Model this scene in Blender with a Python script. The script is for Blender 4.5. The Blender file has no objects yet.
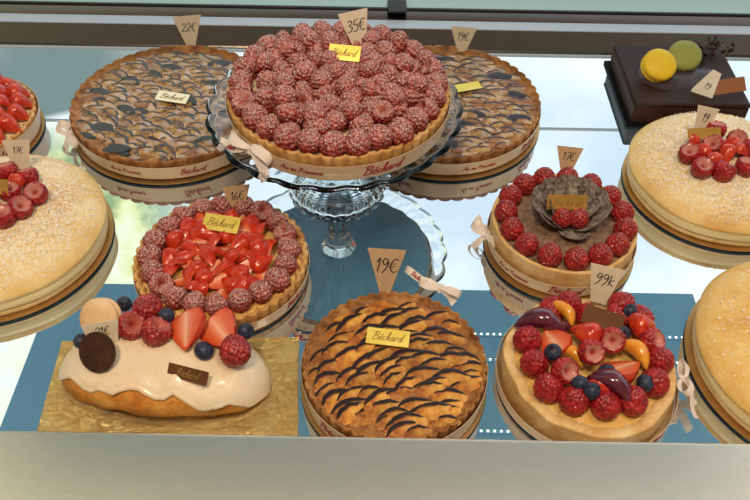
import bpy, bmesh, math, random
from mathutils import Vector, Matrix, Euler, noise
random.seed(7)
S = bpy.context.scene
COL = S.collection
PI = math.pi
rad = math.radians
# ------------------------------------------------------------------ camera
F, PITCH, ROLL, H = 800.0, rad(46), rad(1.0), 0.62
fwd = Vector((0, math.cos(PITCH), -math.sin(PITCH)))
rt0 = Vector((1, 0, 0)); up0 = Vector((0, math.sin(PITCH), math.cos(PITCH)))
RT = rt0*math.cos(ROLL) + up0*math.sin(ROLL)
UP = -rt0*math.sin(ROLL) + up0*math.cos(ROLL)
cd = bpy.data.cameras.new('camera'); cam = bpy.data.objects.new('camera', cd); COL.objects.link(cam)
cd.sensor_width = 36; cd.lens = 36*F/750; cd.clip_start = .01
m = Matrix((RT, UP, -fwd)).transposed().to_4x4(); m.translation = (0, 0, H); cam.matrix_world = m
S.camera = cam
def ray(px, py): return (fwd + RT*((px-375)/F) + UP*(-(py-250)/F))
def at(px, py, z=0.0):
    d = ray(px, py); t = (z-H)/d.z
    return Vector((d.x*t, d.y*t, z))
def ppm(px, py, z=0.0): return F/((at(px, py, z)-Vector((0, 0, H))).dot(fwd))   # pixels per metre there
def elev(px, py): d = ray(px, py).normalized(); return math.asin(-d.z)

# ------------------------------------------------------------------ mesh helper
class MB:
    def __init__(s): s.v=[]; s.f=[]; s.m=[]; s.c=[]
    def vert(s, p, c=0.0): s.v.append(tuple(p)); s.c.append(c); return len(s.v)-1
    def face(s, idx, m=0): s.f.append(tuple(idx)); s.m.append(m)
    def grid(s, rows, close_u=False, close_v=False, m=0, cols=None):
        """rows: list of lists of points"""
        ids = [[s.vert(p, cols[i][j] if cols else 0.0) for j, p in enumerate(r)] for i, r in enumerate(rows)]
        nr, nc = len(rows), len(rows[0])
        for i in range(nr if close_v else nr-1):
            for j in range(nc if close_u else nc-1):
                a, b = ids[i], ids[(i+1) % nr]
                s.face((a[j], a[(j+1) % nc], b[(j+1) % nc], b[j]), m)
        return ids
    def fan(s, ring, p, m=0, flip=False, c=0.0):
        k = s.vert(p, c); n = len(ring)
        for j in range(n):
            a, b = ring[j], ring[(j+1) % n]
            s.face((b, a, k) if flip else (a, b, k), m)
    def lathe(s, prof, n=64, rf=None, m=0, caps=True, c=None, zf=None):
        """prof (r,z) from the bottom axis outward and up; rf(i,theta,r,z)->r"""
        rows = []; cols = []
        for i, (r, z) in enumerate(prof):
            row = []
            for j in range(n):
                t = 2*PI*j/n
                rr = rf(i, t, r, z) if rf else r
                zz = zf(i, t, rr, z) if zf else z
                row.append((rr*math.cos(t), rr*math.sin(t), zz))
            rows.append(row); cols.append([c[i] if c else 0.0]*n)
        ids = s.grid(rows, close_u=True, m=m, cols=cols)
        if caps:
            z0 = sum(p[2] for p in rows[0])/n; z1 = sum(p[2] for p in rows[-1])/n
            s.fan(ids[0], (0, 0, z0), m, True, c[0] if c else 0); s.fan(ids[-1], (0, 0, z1), m, False, c[-1] if c else 0)
        return ids
    def box(s, x0, x1, y0, y1, z0, z1, m=0):
        p = [(x, y, z) for z in (z0, z1) for y in (y0, y1) for x in (x0, x1)]
        k = [s.vert(q) for q in p]
        for f in ((0,2,3,1),(4,5,7,6),(0,1,5,4),(2,6,7,3),(0,4,6,2),(1,3,7,5)): s.face([k[i] for i in f], m)
    def prism(s, poly, z0, z1, m=0):
        a = [s.vert((x, y, z0)) for x, y in poly]; b = [s.vert((x, y, z1)) for x, y in poly]; n = len(poly)
        s.face(a[::-1], m); s.face(b, m)
        for i in range(n): s.face((a[i], a[(i+1)%n], b[(i+1)%n], b[i]), m)
    def xform(s, mat, start=0):
        for i in range(start, len(s.v)): s.v[i] = tuple(mat @ Vector(s.v[i]))
    def mesh(s, name, mats, smooth=True, auto=None, bevel=None):
        me = bpy.data.meshes.new(name); me.from_pydata(s.v, [], s.f)
        for mm in (mats if isinstance(mats, (list, tuple)) else [mats]): me.materials.append(mm)
        me.polygons.foreach_set('material_index', s.m)
        me.polygons.foreach_set('use_smooth', [smooth]*len(s.f))
        at_ = me.attributes.new('tint', 'FLOAT', 'POINT'); at_.data.foreach_set('value', s.c)
        bm = bmesh.new(); bm.from_mesh(me); bmesh.ops.recalc_face_normals(bm, faces=bm.faces); bm.to_mesh(me); bm.free()
        if auto is not None:
            me.set_sharp_from_angle(angle=rad(auto))
        me.update(); return me
    def build(s, name, mats, parent=None, smooth=True, auto=35, loc=None, rot=None, bevel=0):
        o = bpy.data.objects.new(name, s.mesh(name, mats, smooth, auto)); COL.objects.link(o)
        if parent: o.parent = parent
        if loc is not None: o.location = loc
        if rot is not None: o.rotation_euler = rot
        if bevel:
            b = o.modifiers.new('b', 'BEVEL'); b.width = bevel; b.segments = 2; b.limit_method = 'ANGLE'
        return o
def inst(name, me, parent, loc, rot=(0,0,0), sc=1.0):
    o = bpy.data.objects.new(name, me); COL.objects.link(o); o.parent = parent
    o.location = loc; o.rotation_euler = rot
    o.scale = (sc, sc, sc) if isinstance(sc, (int, float)) else sc
    return o
def tag(o, label, cat, group=None):
    o['label'] = label; o['category'] = cat
    if group: o['group'] = group
    return o
def thing(name, label, cat, loc, rz=0, group=None, rot=None):
    o = bpy.data.objects.new(name, None); COL.objects.link(o); o.empty_display_size = .02
    o.location = loc; o.rotation_euler = rot if rot else (0, 0, rz)
    return tag(o, label, cat, group)
def nz(x, y, z=0.0): return noise.noise(Vector((x, y, z)))

# ------------------------------------------------------------------ materials
def newmat(name):
    m = bpy.data.materials.new(name); m.use_nodes = True; nt = m.node_tree
    return m, nt, nt.nodes['Principled BSDF']
def N(nt, t, **k):
    n = nt.nodes.new(t)
    for a, b in k.items():
        if a.startswith('i_'): n.inputs[int(a[2:])].default_value = b
        else: setattr(n, a, b)
    return n
def rampn(nt, fac, stops, interp='LINEAR'):
    r = N(nt, 'ShaderNodeValToRGB'); cr = r.color_ramp; cr.interpolation = interp
    while len(cr.elements) < len(stops): cr.elements.new(.5)
    for e, (p, c) in zip(cr.elements, stops): e.position = p; e.color = tuple(c)+(1,)
    nt.links.new(fac, r.inputs[0]); return r.outputs[0]
def noisen(nt, scale, detail=4, rough=.6, dist=0, stretch=None):
    tc = N(nt, 'ShaderNodeTexCoord'); src = tc.outputs['Object']
    if stretch:
        mp = N(nt, 'ShaderNodeMapping'); mp.inputs['Scale'].default_value = stretch; nt.links.new(src, mp.inputs[0]); src = mp.outputs[0]
    n = N(nt, 'ShaderNodeTexNoise'); n.inputs['Scale'].default_value = scale; n.inputs['Detail'].default_value = detail
    n.inputs['Roughness'].default_value = rough; n.inputs['Distortion'].default_value = dist
    nt.links.new(src, n.inputs['Vector']); return n.outputs['Fac']
def mixc(nt, fac, a, b, mode='MIX'):
    n = N(nt, 'ShaderNodeMix', data_type='RGBA', blend_type=mode)
    for s_, v in ((0, fac), (6, a), (7, b)):
        if isinstance(v, bpy.types.NodeSocket): nt.links.new(v, n.inputs[s_])
        else: n.inputs[s_].default_value = v if isinstance(v, (int, float)) else tuple(v)+(1,)
    return n.outputs[2]
def math_(nt, op, a, b=0.0, clamp=False):
    n = N(nt, 'ShaderNodeMath', operation=op, use_clamp=clamp)
    for i, v in enumerate((a, b)):
        if isinstance(v, bpy.types.NodeSocket): nt.links.new(v, n.inputs[i])
        else: n.inputs[i].default_value = v
    return n.outputs[0]
def bumpn(nt, bs, h, strength=.3, dist=.001):
    b = N(nt, 'ShaderNodeBump'); b.inputs['Strength'].default_value = strength; b.inputs['Distance'].default_value = dist
    nt.links.new(h, b.inputs['Height']); nt.links.new(b.outputs[0], bs.inputs['Normal'])
def attr(nt): n = N(nt, 'ShaderNodeAttribute', attribute_name='tint'); return n.outputs['Fac']
def pm(name, stops, scale=60, rough=.5, bump=0, bscale=None, coat=0, metal=0, spec=.3, bdist=.001, sss=0, stretch=None, dust=None, detail=4, tint=None, coatr=.1, sheen=0, dustup=(-.1, .8)):
    """stops: ramp on noise; tint: (colour) mixed in by the 'tint' attribute; dust: (colour, scale, lo, hi) powder on up-facing surface"""
    m, nt, bs = newmat(name)
    if len(stops) == 1: col = None; bs.inputs['Base Color'].default_value = tuple(stops[0][1])+(1,)
    else: col = rampn(nt, noisen(nt, scale, detail, stretch=stretch), stops)
    if tint:
        base = col if col else stops[0][1]
        col = mixc(nt, attr(nt), base, tint)
        if name.startswith('strawberry'): col = mixc(nt, math_(nt, 'POWER', attr(nt), 5.0), col, (.88,.50,.34))
    bs.inputs['Roughness'].default_value = rough
    if dust:
        dc, ds, lo, hi = dust
        g = N(nt, 'ShaderNodeNewGeometry'); sx = N(nt, 'ShaderNodeSeparateXYZ'); nt.links.new(g.outputs['Normal'], sx.inputs[0])
        upf = N(nt, 'ShaderNodeMapRange'); upf.inputs[1].default_value, upf.inputs[2].default_value = dustup; nt.links.new(sx.outputs[2], upf.inputs[0])
        n1 = noisen(nt, ds, 3, .7)
        mr = N(nt, 'ShaderNodeMapRange'); mr.inputs[1].default_value = lo; mr.inputs[2].default_value = hi; nt.links.new(n1, mr.inputs[0])
        fac = math_(nt, 'MULTIPLY', upf.outputs[0], mr.outputs[0], True)
        col = mixc(nt, fac, col if col else stops[0][1], dc)
        rr = math_(nt, 'ADD', math_(nt, 'MULTIPLY', fac, .6), rough, True); nt.links.new(rr, bs.inputs['Roughness'])
    if col: nt.links.new(col, bs.inputs['Base Color'])
    bs.inputs['Metallic'].default_value = metal
    bs.inputs['Specular IOR Level'].default_value = spec
    bs.inputs['Coat Weight'].default_value = coat; bs.inputs['Coat Roughness'].default_value = coatr
    if sss:
        bs.inputs['Subsurface Weight'].default_value = sss; bs.inputs['Subsurface Radius'].default_value = (1, .4, .2); bs.inputs['Subsurface Scale'].default_value = .004
    if sheen: bs.inputs['Sheen Weight'].default_value = sheen
    if bump: bumpn(nt, bs, noisen(nt, bscale or scale, 6, .65), bump, bdist)
    return m
WHT = (.86, .80, .78)
M = {}
M['crust'] = pm('baked crust', [(.3, (.40,.17,.05)), (.5, (.62,.34,.11)), (.72, (.78,.52,.24))], 55, .65, .6, 380, spec=.3)
M['crust_dark'] = pm('well baked crust', [(.3, (.13,.045,.014)), (.5, (.32,.13,.035)), (.72, (.52,.26,.08))], 60, .55, .6, 380, spec=.3)
M['crust_pale'] = pm('pale golden pastry', [(.3, (.55,.28,.09)), (.5, (.74,.48,.20)), (.7, (.84,.64,.35))], 38, .6, .8, 220, spec=.3)
M['custard_gold'] = pm('baked golden filling', [(.32, (.14,.04,.012)), (.45, (.42,.13,.02)), (.6, (.60,.26,.04)), (.75, (.72,.40,.09))], 70, .25, .5, 200, coat=.5)
M['custard_sheen'] = pm('glazed pale filling', [(.32, (.14,.10,.11)), (.45, (.42,.24,.11)), (.6, (.62,.46,.32)), (.75, (.62,.52,.55))], 70, .22, .5, 200, coat=.6)  # lilac end of the ramp paints in the sky's sheen on the glaze
M['custard_brown'] = pm('glazed brown filling', [(.32, (.12,.07,.05)), (.45, (.38,.20,.09)), (.6, (.55,.34,.17)), (.75, (.55,.42,.34))], 70, .25, .5, 200, coat=.5)
def slicemat(name, cols, burn, coat=.25, patch=(.26,.07,.02)):
    m, nt, bs = newmat(name)
    c = rampn(nt, noisen(nt, 90, 4), cols)
    oi = N(nt, 'ShaderNodeObjectInfo')
    c = mixc(nt, .75, c, rampn(nt, oi.outputs['Random'], [(0, cols[0][1]), (.35, cols[1][1]), (.7, cols[2][1]), (1, cols[3][1])]), 'MIX') if False else c
    gp = N(nt, 'ShaderNodeNewGeometry'); n3 = N(nt, 'ShaderNodeTexNoise'); n3.inputs['Scale'].default_value = 38; n3.inputs['Detail'].default_value = 4; nt.links.new(gp.outputs['Position'], n3.inputs['Vector'])
    pr = N(nt, 'ShaderNodeMapRange'); pr.inputs[1].default_value = .50; pr.inputs[2].default_value = .66; pr.inputs[4].default_value = .75; nt.links.new(n3.outputs[0], pr.inputs[0])
    c = mixc(nt, pr.outputs[0], c, patch)
    hs = N(nt, 'ShaderNodeHueSaturation'); nt.links.new(c, hs.inputs['Color'])
    mr = N(nt, 'ShaderNodeMapRange'); mr.inputs[3].default_value = .7; mr.inputs[4].default_value = 1.15; nt.links.new(oi.outputs['Random'], mr.inputs[0]); nt.links.new(mr.outputs[0], hs.inputs['Value'])
    n2 = noisen(nt, 220, 3)
    f = math_(nt, 'MULTIPLY', attr(nt), math_(nt, 'ADD', n2, .62))
    f2 = N(nt, 'ShaderNodeMapRange'); f2.inputs[1].default_value = .30; f2.inputs[2].default_value = .62; nt.links.new(f, f2.inputs[0])
    c = mixc(nt, f2.outputs[0], hs.outputs[0], burn)
    nt.links.new(c, bs.inputs['Base Color']); bs.inputs['Roughness'].default_value = .3
    bs.inputs['Coat Weight'].default_value = coat; bs.inputs['Coat Roughness'].default_value = .15; bs.inputs['Specular IOR Level'].default_value = .3
    bumpn(nt, bs, noisen(nt, 300, 4), .5); return m
M['slice_gold'] = slicemat('golden baked fruit slice', [(.30, (.20,.05,.015)), (.43, (.46,.16,.03)), (.56, (.63,.29,.05)), (.72, (.74,.45,.13))], (.022,.012,.012))
M['slice_sheen'] = slicemat('glazed fruit slice with pale sheen', [(.36, (.07,.035,.03)), (.45, (.42,.19,.03)), (.54, (.52,.33,.12)), (.62, (.50,.40,.44))], (.012,.011,.018), .7)  # sky glare on the glossy fruit is painted in as the mauve stop
M['slice_brown'] = slicemat('brown glazed fruit slice', [(.36, (.09,.04,.025)), (.45, (.38,.18,.04)), (.54, (.50,.31,.11)), (.63, (.48,.38,.34))], (.018,.012,.014))
M['rasp'] = pm('raspberry', [(.35, (.22,.008,.012)), (.6, (.42,.018,.022)), (.75, (.55,.05,.05))], 1.6, .3, tint=(.84,.48,.38), coat=.2, spec=.35, dust=((.8,.6,.55), 7, .62, 1.0))
M['rasp_dust'] = pm('sugared raspberry', [(.35, (.15,.006,.008)), (.7, (.42,.022,.018))], 1.6, .45, tint=(.50,.10,.07), spec=.25, dust=((.84,.68,.62), 9, .44, .68))
M['rasp_light'] = pm('lightly sugared raspberry', [(.35, (.20,.008,.010)), (.7, (.48,.025,.020))], 1.6, .3, tint=(.62,.20,.13), coat=.15, spec=.35, dust=((.82,.70,.66), 8, .56, .85))
M['straw'] = pm('strawberry flesh', [(.3, (.40,.012,.008)), (.55, (.62,.045,.012)), (.75, (.74,.12,.02))], 3, .28, tint=(.80,.17,.05), coat=.35, coatr=.12, spec=.4)
M['blueb'] = pm('blueberry', [(.35, (.012,.016,.04)), (.7, (.05,.065,.115))], 2, .4, tint=(.015,.01,.015))
M['plumskin'] = pm('dark plum skin', [(.3, (.05,.008,.02)), (.7, (.16,.02,.05))], 70, .15, coat=.8)
M['plumflesh'] = pm('orange plum flesh', [(.3, (.72,.22,.02)), (.7, (.88,.42,.05))], 70, .2, coat=.6)
M['cream'] = pm('pastry cream', [(.3, (.78,.60,.32)), (.7, (.88,.74,.46))], 40, .5, .4, 130, sss=.1)
M['custard_cream'] = pm('pale yellow cream filling', [(.3, (.80,.66,.34)), (.7, (.88,.76,.46))], 14, .55, .5, 90)
M['custard_yellow'] = pm('golden custard', [(.3, (.66,.36,.08)), (.6, (.80,.54,.18)), (.75, (.86,.66,.30))], 60, .4, .7, 160)
M['icing'] = pm('white icing', [(.3, (.78,.61,.41)), (.7, (.88,.75,.56))], 25, .3, .6, 60, coat=.3, bdist=.002)
M['choux'] = pm('choux pastry', [(.3, (.34,.10,.012)), (.5, (.60,.23,.03)), (.70, (.80,.43,.10))], 34, .42, 1.0, 110, bdist=.003)
M['brioche'] = pm('brioche crust', [(.3, (.64,.36,.10)), (.5, (.78,.54,.21)), (.72, (.88,.70,.36))], 18, .55, .6, 160, spec=.3, dust=((.92,.88,.78), 330, .43, .62), dustup=(.84, 1.0))
M['brioche_bare'] = pm('golden brioche crust', [(.3, (.64,.34,.07)), (.5, (.78,.49,.14)), (.72, (.86,.64,.27))], 18, .45, .5, 160, dust=((.90,.80,.62), 320, .52, .9))
M['crumb'] = pm('brioche crumb', [(.3, (.74,.50,.22)), (.7, (.88,.70,.38))], 80, .7, .6, 260)
M['sugar'] = pm('sugar grains', [(0, (.88,.84,.76))], rough=.5)
M['choc'] = pm('dark chocolate glaze', [(.3, (.020,.009,.007)), (.7, (.035,.015,.011))], 30, .5, .15, 60, spec=.2)
M['choc_side'] = pm('chocolate sponge side', [(.3, (.03,.012,.008)), (.7, (.07,.028,.018))], 90, .5, .4, 200)
M['choc_disc'] = pm('chocolate disc', [(.3, (.035,.012,.007)), (.7, (.07,.028,.016))], 120, .5, .3, 200)
M['ganache'] = pm('chocolate cream', [(.35, (.15,.08,.05)), (.65, (.32,.20,.13))], 160, .6, .5, 260)
M['petal'] = pm('dusted chocolate curl', [(.38, (.05,.03,.025)), (.5, (.17,.13,.11)), (.62, (.34,.28,.25))], 3, .6, detail=8)
M['mac_y'] = pm('yellow macaron shell', [(.3, (.80,.52,.02)), (.7, (.88,.62,.03))], 60, .45, .1, 200)
M['mac_g'] = pm('green macaron shell', [(.3, (.28,.30,.06)), (.7, (.36,.38,.10))], 60, .5, .1, 200)
M['mac_b'] = pm('beige macaron shell', [(.3, (.68,.42,.20)), (.7, (.80,.58,.34))], 60, .55, .2, 200)
M['mac_fill'] = pm('macaron filling', [(0, (.75,.62,.35))], rough=.6)
M['gold'] = pm('gold card', [(.3, (.50,.30,.11)), (.7, (.64,.42,.18))], 20, .35, metal=.8)
M['goldfoil'] = pm('embossed gold foil', [(.3, (.72,.50,.15)), (.7, (.98,.80,.38))], 60, .16, 1.0, 190, metal=1, bdist=.004)
M['black'] = pm('black board edge', [(0, (.006,.006,.006))], rough=.6, spec=.08)
M['sky_under'] = pm('blue grey board underside', [(0, (.24,.56,.86))], rough=.5)  # blue paints reflected sky light onto the board's black underside
M['plaque'] = pm('gold plaque', [(.3, (.80,.62,.10)), (.7, (.92,.78,.22))], 40, .35, metal=.6)
M['plaque_p'] = pm('pale gold plaque', [(0, (.90,.84,.66))], rough=.25, metal=.5)
M['plaque_o'] = pm('bronze plaque', [(.3, (.62,.36,.08)), (.7, (.80,.50,.14))], 40, .3, metal=.7)
M['plaque_b'] = pm('copper brown plaque', [(0, (.30,.12,.05))], rough=.5)
M['plaque_c'] = pm('chocolate plaque', [(.3, (.11,.045,.018)), (.7, (.16,.07,.03))], 40, .6, spec=.1)
M['ribbon'] = pm('cream ribbon', [(.3, (.62,.46,.30)), (.7, (.72,.56,.40))], 40, .45, coat=.15)
M['bow'] = pm('sheer pale ribbon', [(.3, (.80,.70,.64)), (.7, (.90,.83,.79))], 200, .5, .2, 300)
M['card'] = pm('cream price card', [(.3, (.66,.56,.42)), (.7, (.74,.65,.51))], 60, .7)
M['paper'] = pm('white paper card', [(.3, (.78,.72,.62)), (.7, (.84,.79,.70))], 60, .7)
M['wood'] = pm('thin wooden price card', [(.3, (.50,.33,.19)), (.7, (.60,.42,.26))], 60, .65, stretch=(8, 1, 1))
M['ink'] = pm('dark ink', [(0, (.03,.025,.03))], rough=.6)
M['umber'] = pm('brown gold lettering', [(0, (.34,.22,.05))], rough=.5)
M['red'] = pm('red print', [(0, (.36,.03,.03))], rough=.5)
M['led'] = None
def glassmat():
    m, nt, bs = newmat('clear pressed glass')
    bs.inputs['Base Color'].default_value = (.95,.99,1,1); bs.inputs['Transmission Weight'].default_value = 1
    bs.inputs['Roughness'].default_value = .02; bs.inputs['IOR'].default_value = 1.36; return m
M['glass'] = glassmat()
def mirror():
    m, nt, bs = newmat('mirror shelf')
    g = N(nt, 'ShaderNodeBsdfGlossy'); g.inputs['Color'].default_value = (.90,.94,.95,1); g.inputs['Roughness'].default_value = .0
    d = N(nt, 'ShaderNodeBsdfDiffuse'); d.inputs['Color'].default_value = (.16,.38,.60,1)
    sm = rampn(nt, noisen(nt, 9, 5, .7, 1.5), [(.45, (.10,)*3), (.75, (.15,)*3)])
    x = N(nt, 'ShaderNodeMixShader'); nt.links.new(sm, x.inputs[0]); nt.links.new(g.outputs[0], x.inputs[1]); nt.links.new(d.outputs[0], x.inputs[2])
    nt.links.new(x.outputs[0], nt.nodes['Material Output'].inputs[0]); nt.nodes.remove(bs); return m
M['mirror'] = mirror()
def steel(name, c, rough, stretch, sc=60, aniso=0):
    m, nt, bs = newmat(name)
    f = noisen(nt, sc, 6, .7, stretch=stretch)
    nt.links.new(rampn(nt, f, [(.3, tuple(v*.86 for v in c)), (.7, c)]), bs.inputs['Base Color'])
    mr = N(nt, 'ShaderNodeMapRange'); mr.inputs[3].default_value = rough*.8; mr.inputs[4].default_value = rough*1.3; nt.links.new(f, mr.inputs[0]); nt.links.new(mr.outputs[0], bs.inputs['Roughness'])
    bs.inputs['Metallic'].default_value = 1
    bumpn(nt, bs, f, .12, .0005); return m
M['steel'] = steel('brushed steel', (.90,.77,.60), .30, (1, 30, 30))
M['rail'] = steel('steel rail', (.15,.13,.115), .25, (1, 40, 40))
M['rubber'] = pm('dark rubber seal', [(0, (.02,.022,.025))], rough=.5)
M['sill'] = pm('pale green glass sill', [(0, (.45,.66,.64))], rough=.2)
M['panel'] = pm('blue grey panel', [(.3, (.22,.54,.84)), (.7, (.27,.60,.88))], 6, .5)
M['skymetal'] = pm('pale blue anodised strip', [(0, (.50,.60,.72))], rough=.35)  # pale blue colour stands in for sky reflected by the steel rail top
M['bar'] = pm('white glazing bar', [(0, (.85,.88,.92))], rough=.5)
M['white'] = pm('white bar', [(0, (.5,.56,.6))], rough=.4)
def emit(name, c, s):
    m, nt, bs = newmat(name); bs.inputs['Base Color'].default_value = (0,0,0,1)
    bs.inputs['Emission Color'].default_value = tuple(c)+(1,); bs.inputs['Emission Strength'].default_value = s; return m
M['led'] = emit('lit diode', (1,.97,.9), 2)
M['bulb'] = emit('lit warm bulb', (1,.75,.4), 4)

# ------------------------------------------------------------------ writing (pen strokes)
G = {
 'B': (.75, [[(.15,0),(.3,1)],[(.05,.9),(.35,1.02),(.65,.95),(.62,.7),(.3,.55)],[(.3,.55),(.62,.48),(.66,.2),(.4,0),(.05,.04)]]),
 'e': (.45, [[(.08,.25),(.36,.34),(.33,.48),(.18,.46),(.08,.2),(.2,.0),(.42,.12)]]),
 '^': (.45, [[(.08,.25),(.36,.34),(.33,.48),(.18,.46),(.08,.2),(.2,.0),(.42,.12)],[(.26,.62),(.42,.8)]]),
 'c': (.42, [[(.36,.42),(.2,.48),(.07,.22),(.18,0),(.4,.1)]]),
 'h': (.5,  [[(.05,0),(.25,1),(.33,.92),(.14,.3)],[(.12,.25),(.3,.48),(.36,.35),(.33,.02),(.48,.1)]]),
 'a': (.5,  [[(.38,.44),(.2,.48),(.06,.2),(.16,0),(.32,.14),(.4,.46)],[(.4,.46),(.36,.04),(.5,.1)]]),
 'r': (.4,  [[(.08,0),(.16,.46),(.3,.4),(.38,.48)]]),
 'd': (.55, [[(.38,.44),(.2,.48),(.06,.2),(.16,0),(.32,.14),(.56,1)],[(.44,.5),(.38,.04),(.52,.1)]]),
 'A': (.8,  [[(0,0),(.25,.35),(.6,1),(.62,0)],[(.2,.38),(.68,.4)]]),
 'i': (.22, [[(.1,.45),(.08,.05),(.2,.08)],[(.15,.66),(.17,.7)]]),
 'x': (.4,  [[(.05,.46),(.35,.02)],[(.36,.46),(.03,.02)]]),
 'n': (.48, [[(.06,0),(.14,.46)],[(.1,.25),(.28,.48),(.36,.35),(.33,.02),(.46,.08)]]),
 'P': (.65, [[(.12,0),(.3,1)],[(.05,.9),(.4,1.02),(.62,.85),(.5,.55),(.22,.5)]]),
 'o': (.45, [[(.2,.48),(.06,.22),(.18,0),(.36,.2),(.2,.48),(.42,.42)]]),
 'v': (.42, [[(.05,.46),(.15,.0),(.38,.47)]]),
 ' ': (.3, []),
 '1': (.35, [[(.05,.7),(.22,1),(.18,0)]]),
 '2': (.6,  [[(.08,.75),(.25,1),(.5,.85),(.4,.5),(.05,.02),(.3,.08),(.58,0)]]),
 '3': (.55, [[(.08,.9),(.3,1),(.48,.82),(.22,.56),(.48,.38),(.36,.05),(.05,.06)]]),
 '5': (.55, [[(.5,1),(.18,.97),(.12,.58),(.38,.6),(.46,.3),(.28,.0),(.04,.08)]]),
 '6': (.55, [[(.42,1),(.14,.6),(.08,.2),(.26,0),(.46,.2),(.36,.45),(.12,.35)]]),
 '7': (.5,  [[(.05,.95),(.48,1),(.2,0)],[(.12,.5),(.42,.52)]]),
 '9': (.55, [[(.45,.85),(.22,1),(.08,.75),(.25,.52),(.46,.8),(.4,.3),(.16,-.1)]]),
 'E': (.65, [[(.6,.9),(.38,1),(.14,.7),(.12,.3),(.34,0),(.6,.1)],[(.0,.62),(.45,.64)],[(0,.4),(.42,.42)]]),
 'k': (.5,  [[(.1,1),(.1,0)],[(.45,.6),(.12,.35),(.48,0)]]),
}
def smooth_line(p, k=5):
    if len(p) < 3: return p
    out = []
    for i in range(len(p)-1):
        p0 = p[max(i-1, 0)]; p1 = p[i]; p2 = p[i+1]; p3 = p[min(i+2, len(p)-1)]
        for s in range(k):
            t = s/k
            out.append(tuple(.5*((2*p1[a]) + (-p0[a]+p2[a])*t + (2*p0[a]-5*p1[a]+4*p2[a]-p3[a])*t*t + (-p0[a]+3*p1[a]-3*p2[a]+p3[a])*t**3) for a in (0, 1)))
    out.append(p[-1]); return out
def strokes(mb, text, h, wd, mapf, slant=.25, mi=0):
    """mapf(u,v,lift)->point; centred text"""
    W = sum(G[c][0] for c in text)
    x = -W/2
    for ci, c in enumerate(text):
        for line in G[c][1]:
            pts = [((x+a+slant*b)*h, (b-.45)*h) for a, b in smooth_line(line)]
            L = []
            for i, (a, b) in enumerate(pts):
                q0 = pts[max(i-1, 0)]; q1 = pts[min(i+1, len(pts)-1)]
                dx, dy = q1[0]-q0[0], q1[1]-q0[1]; l = math.hypot(dx, dy) or 1
                w = wd*(.6+.5*abs(dy)/l)/2
                nx, ny = -dy/l*w, dx/l*w
                L.append((mapf(a+nx, b+ny, 0), mapf(a+nx, b+ny, 1), mapf(a-nx, b-ny, 1), mapf(a-nx, b-ny, 0)))
            mb.grid(L, m=mi)
        x += G[c][0]

# ------------------------------------------------------------------ produce meshes
def icos(sub):
    bm = bmesh.new(); bmesh.ops.create_icosphere(bm, subdivisions=sub, radius=1)
    v = [x.co.copy().normalized() for x in bm.verts]; f = [[q.index for q in fc.verts] for fc in bm.faces]; bm.free(); return v, f
IV, IF = icos(5)
IV4, IF4 = icos(4)
def rasp_mesh(name, mat, seed, hollow):
    rnd = random.Random(seed); mb = MB(); n = 88
    cs = []
    for i in range(n):
        z = 1-2*(i+.5)/n; t = i*2.39996+rnd.uniform(-.12, .12); r = math.sqrt(1-z*z); cs.append(Vector((r*math.cos(t), r*math.sin(t), z+rnd.uniform(-.03,.03))).normalized())
    dr = 2.15/math.sqrt(n)
    for v in IV:
        d = min((v-c).length_squared for c in cs)
        b = math.sqrt(max(0, 1-d/(dr*dr)))
        r = .88+.14*b; c = 0.0
        if hollow:
            k = max(0, min(1, (v.z-.70)/.2)); k = k*k*(3-2*k)
            r = r*(1-k)+.18*k; c = 2.6*k*(1-k)*(1-.5*k)
        p = v*r
        w = 1-.16*p.z if not hollow else 1+.10*p.z
        mb.vert((p.x*w, p.y*w, p.z*1.06), c)
    mb.f = [tuple(f) for f in IF]; mb.m = [0]*len(IF)
    return mb.mesh(name, mat, True)
def berries(mat, tagn):
    return [rasp_mesh('raspberry '+tagn, mat, s, s % 3 == 0) for s in range(6)]
R_DUST = berries(M['rasp_dust'], 'sugared'); R_LIGHT = berries(M['rasp_light'], 'light'); R_RED = berries(M['rasp'], 'plain')
def blueberry_mesh():
    mb = MB()
    for v in IV4:
        r = 1.0; c = 0
        a = math.acos(max(-1, min(1, v.z)))
        if a < .5:
            star = .42+.07*math.cos(5*math.atan2(v.y, v.x))
            if a < star-.08: r = .86; c = 1
            elif a < star+.06: r = 1.05; c = .3
        mb.vert((v.x*r, v.y*r, v.z*r*.92), c)
    mb.f = [tuple(f) for f in IF4]; mb.m = [0]*len(IF4); return mb.mesh('blueberry', M['blueb'])
BLUE = blueberry_mesh()
def straw_mesh(name, span, seed=0):
    """wedge of a strawberry: outer skin over angle span, cut faces with pale heart; axis along x, unit length"""
    rnd = random.Random(seed); mb = MB(); prof = []
    nl = 18
    for i in range(nl+1):
        t = i/nl; r = .46*math.sin(PI*min(1, t**.62))**.75*(1-.25*t) if 0 < t < 1 else 0.001
        prof.append((t-.5, r))
    na = 20; rows = []
    for x, r in prof:
        row = []
        for j in range(na+1):
            a = -span/2+span*j/na
            k = 1+.03*math.sin(a*14+x*40)*math.sin(x*45) if r > .1 else 1
            row.append((x, r*k*math.sin(a), r*k*math.cos(a)))
        rows.append(row)
    mb.grid(rows)
    ncap = 8
    for sgn in (-1, 1):
        a = sgn*span/2
        rows = []; cols = []
        for x, r in prof:
            rows.append([(x, r*(1-q/ncap)*math.sin(a), r*(1-q/ncap)*math.cos(a)-.03*math.sin(PI*q/ncap)*r) for q in range(ncap+1)])
            cols.append([0 if q == 0 else (.2+.8*(q/ncap))*(1 if r > .1 else 0) for q in range(ncap+1)])
        mb.grid(rows, cols=cols)
    me = mb.mesh(name, M['straw'], True, auto=50); return me
ST_HALF = straw_mesh('strawberry half', PI*.999, 1)
ST_WEDGE = straw_mesh('strawberry wedge', PI*.55, 2)
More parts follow.
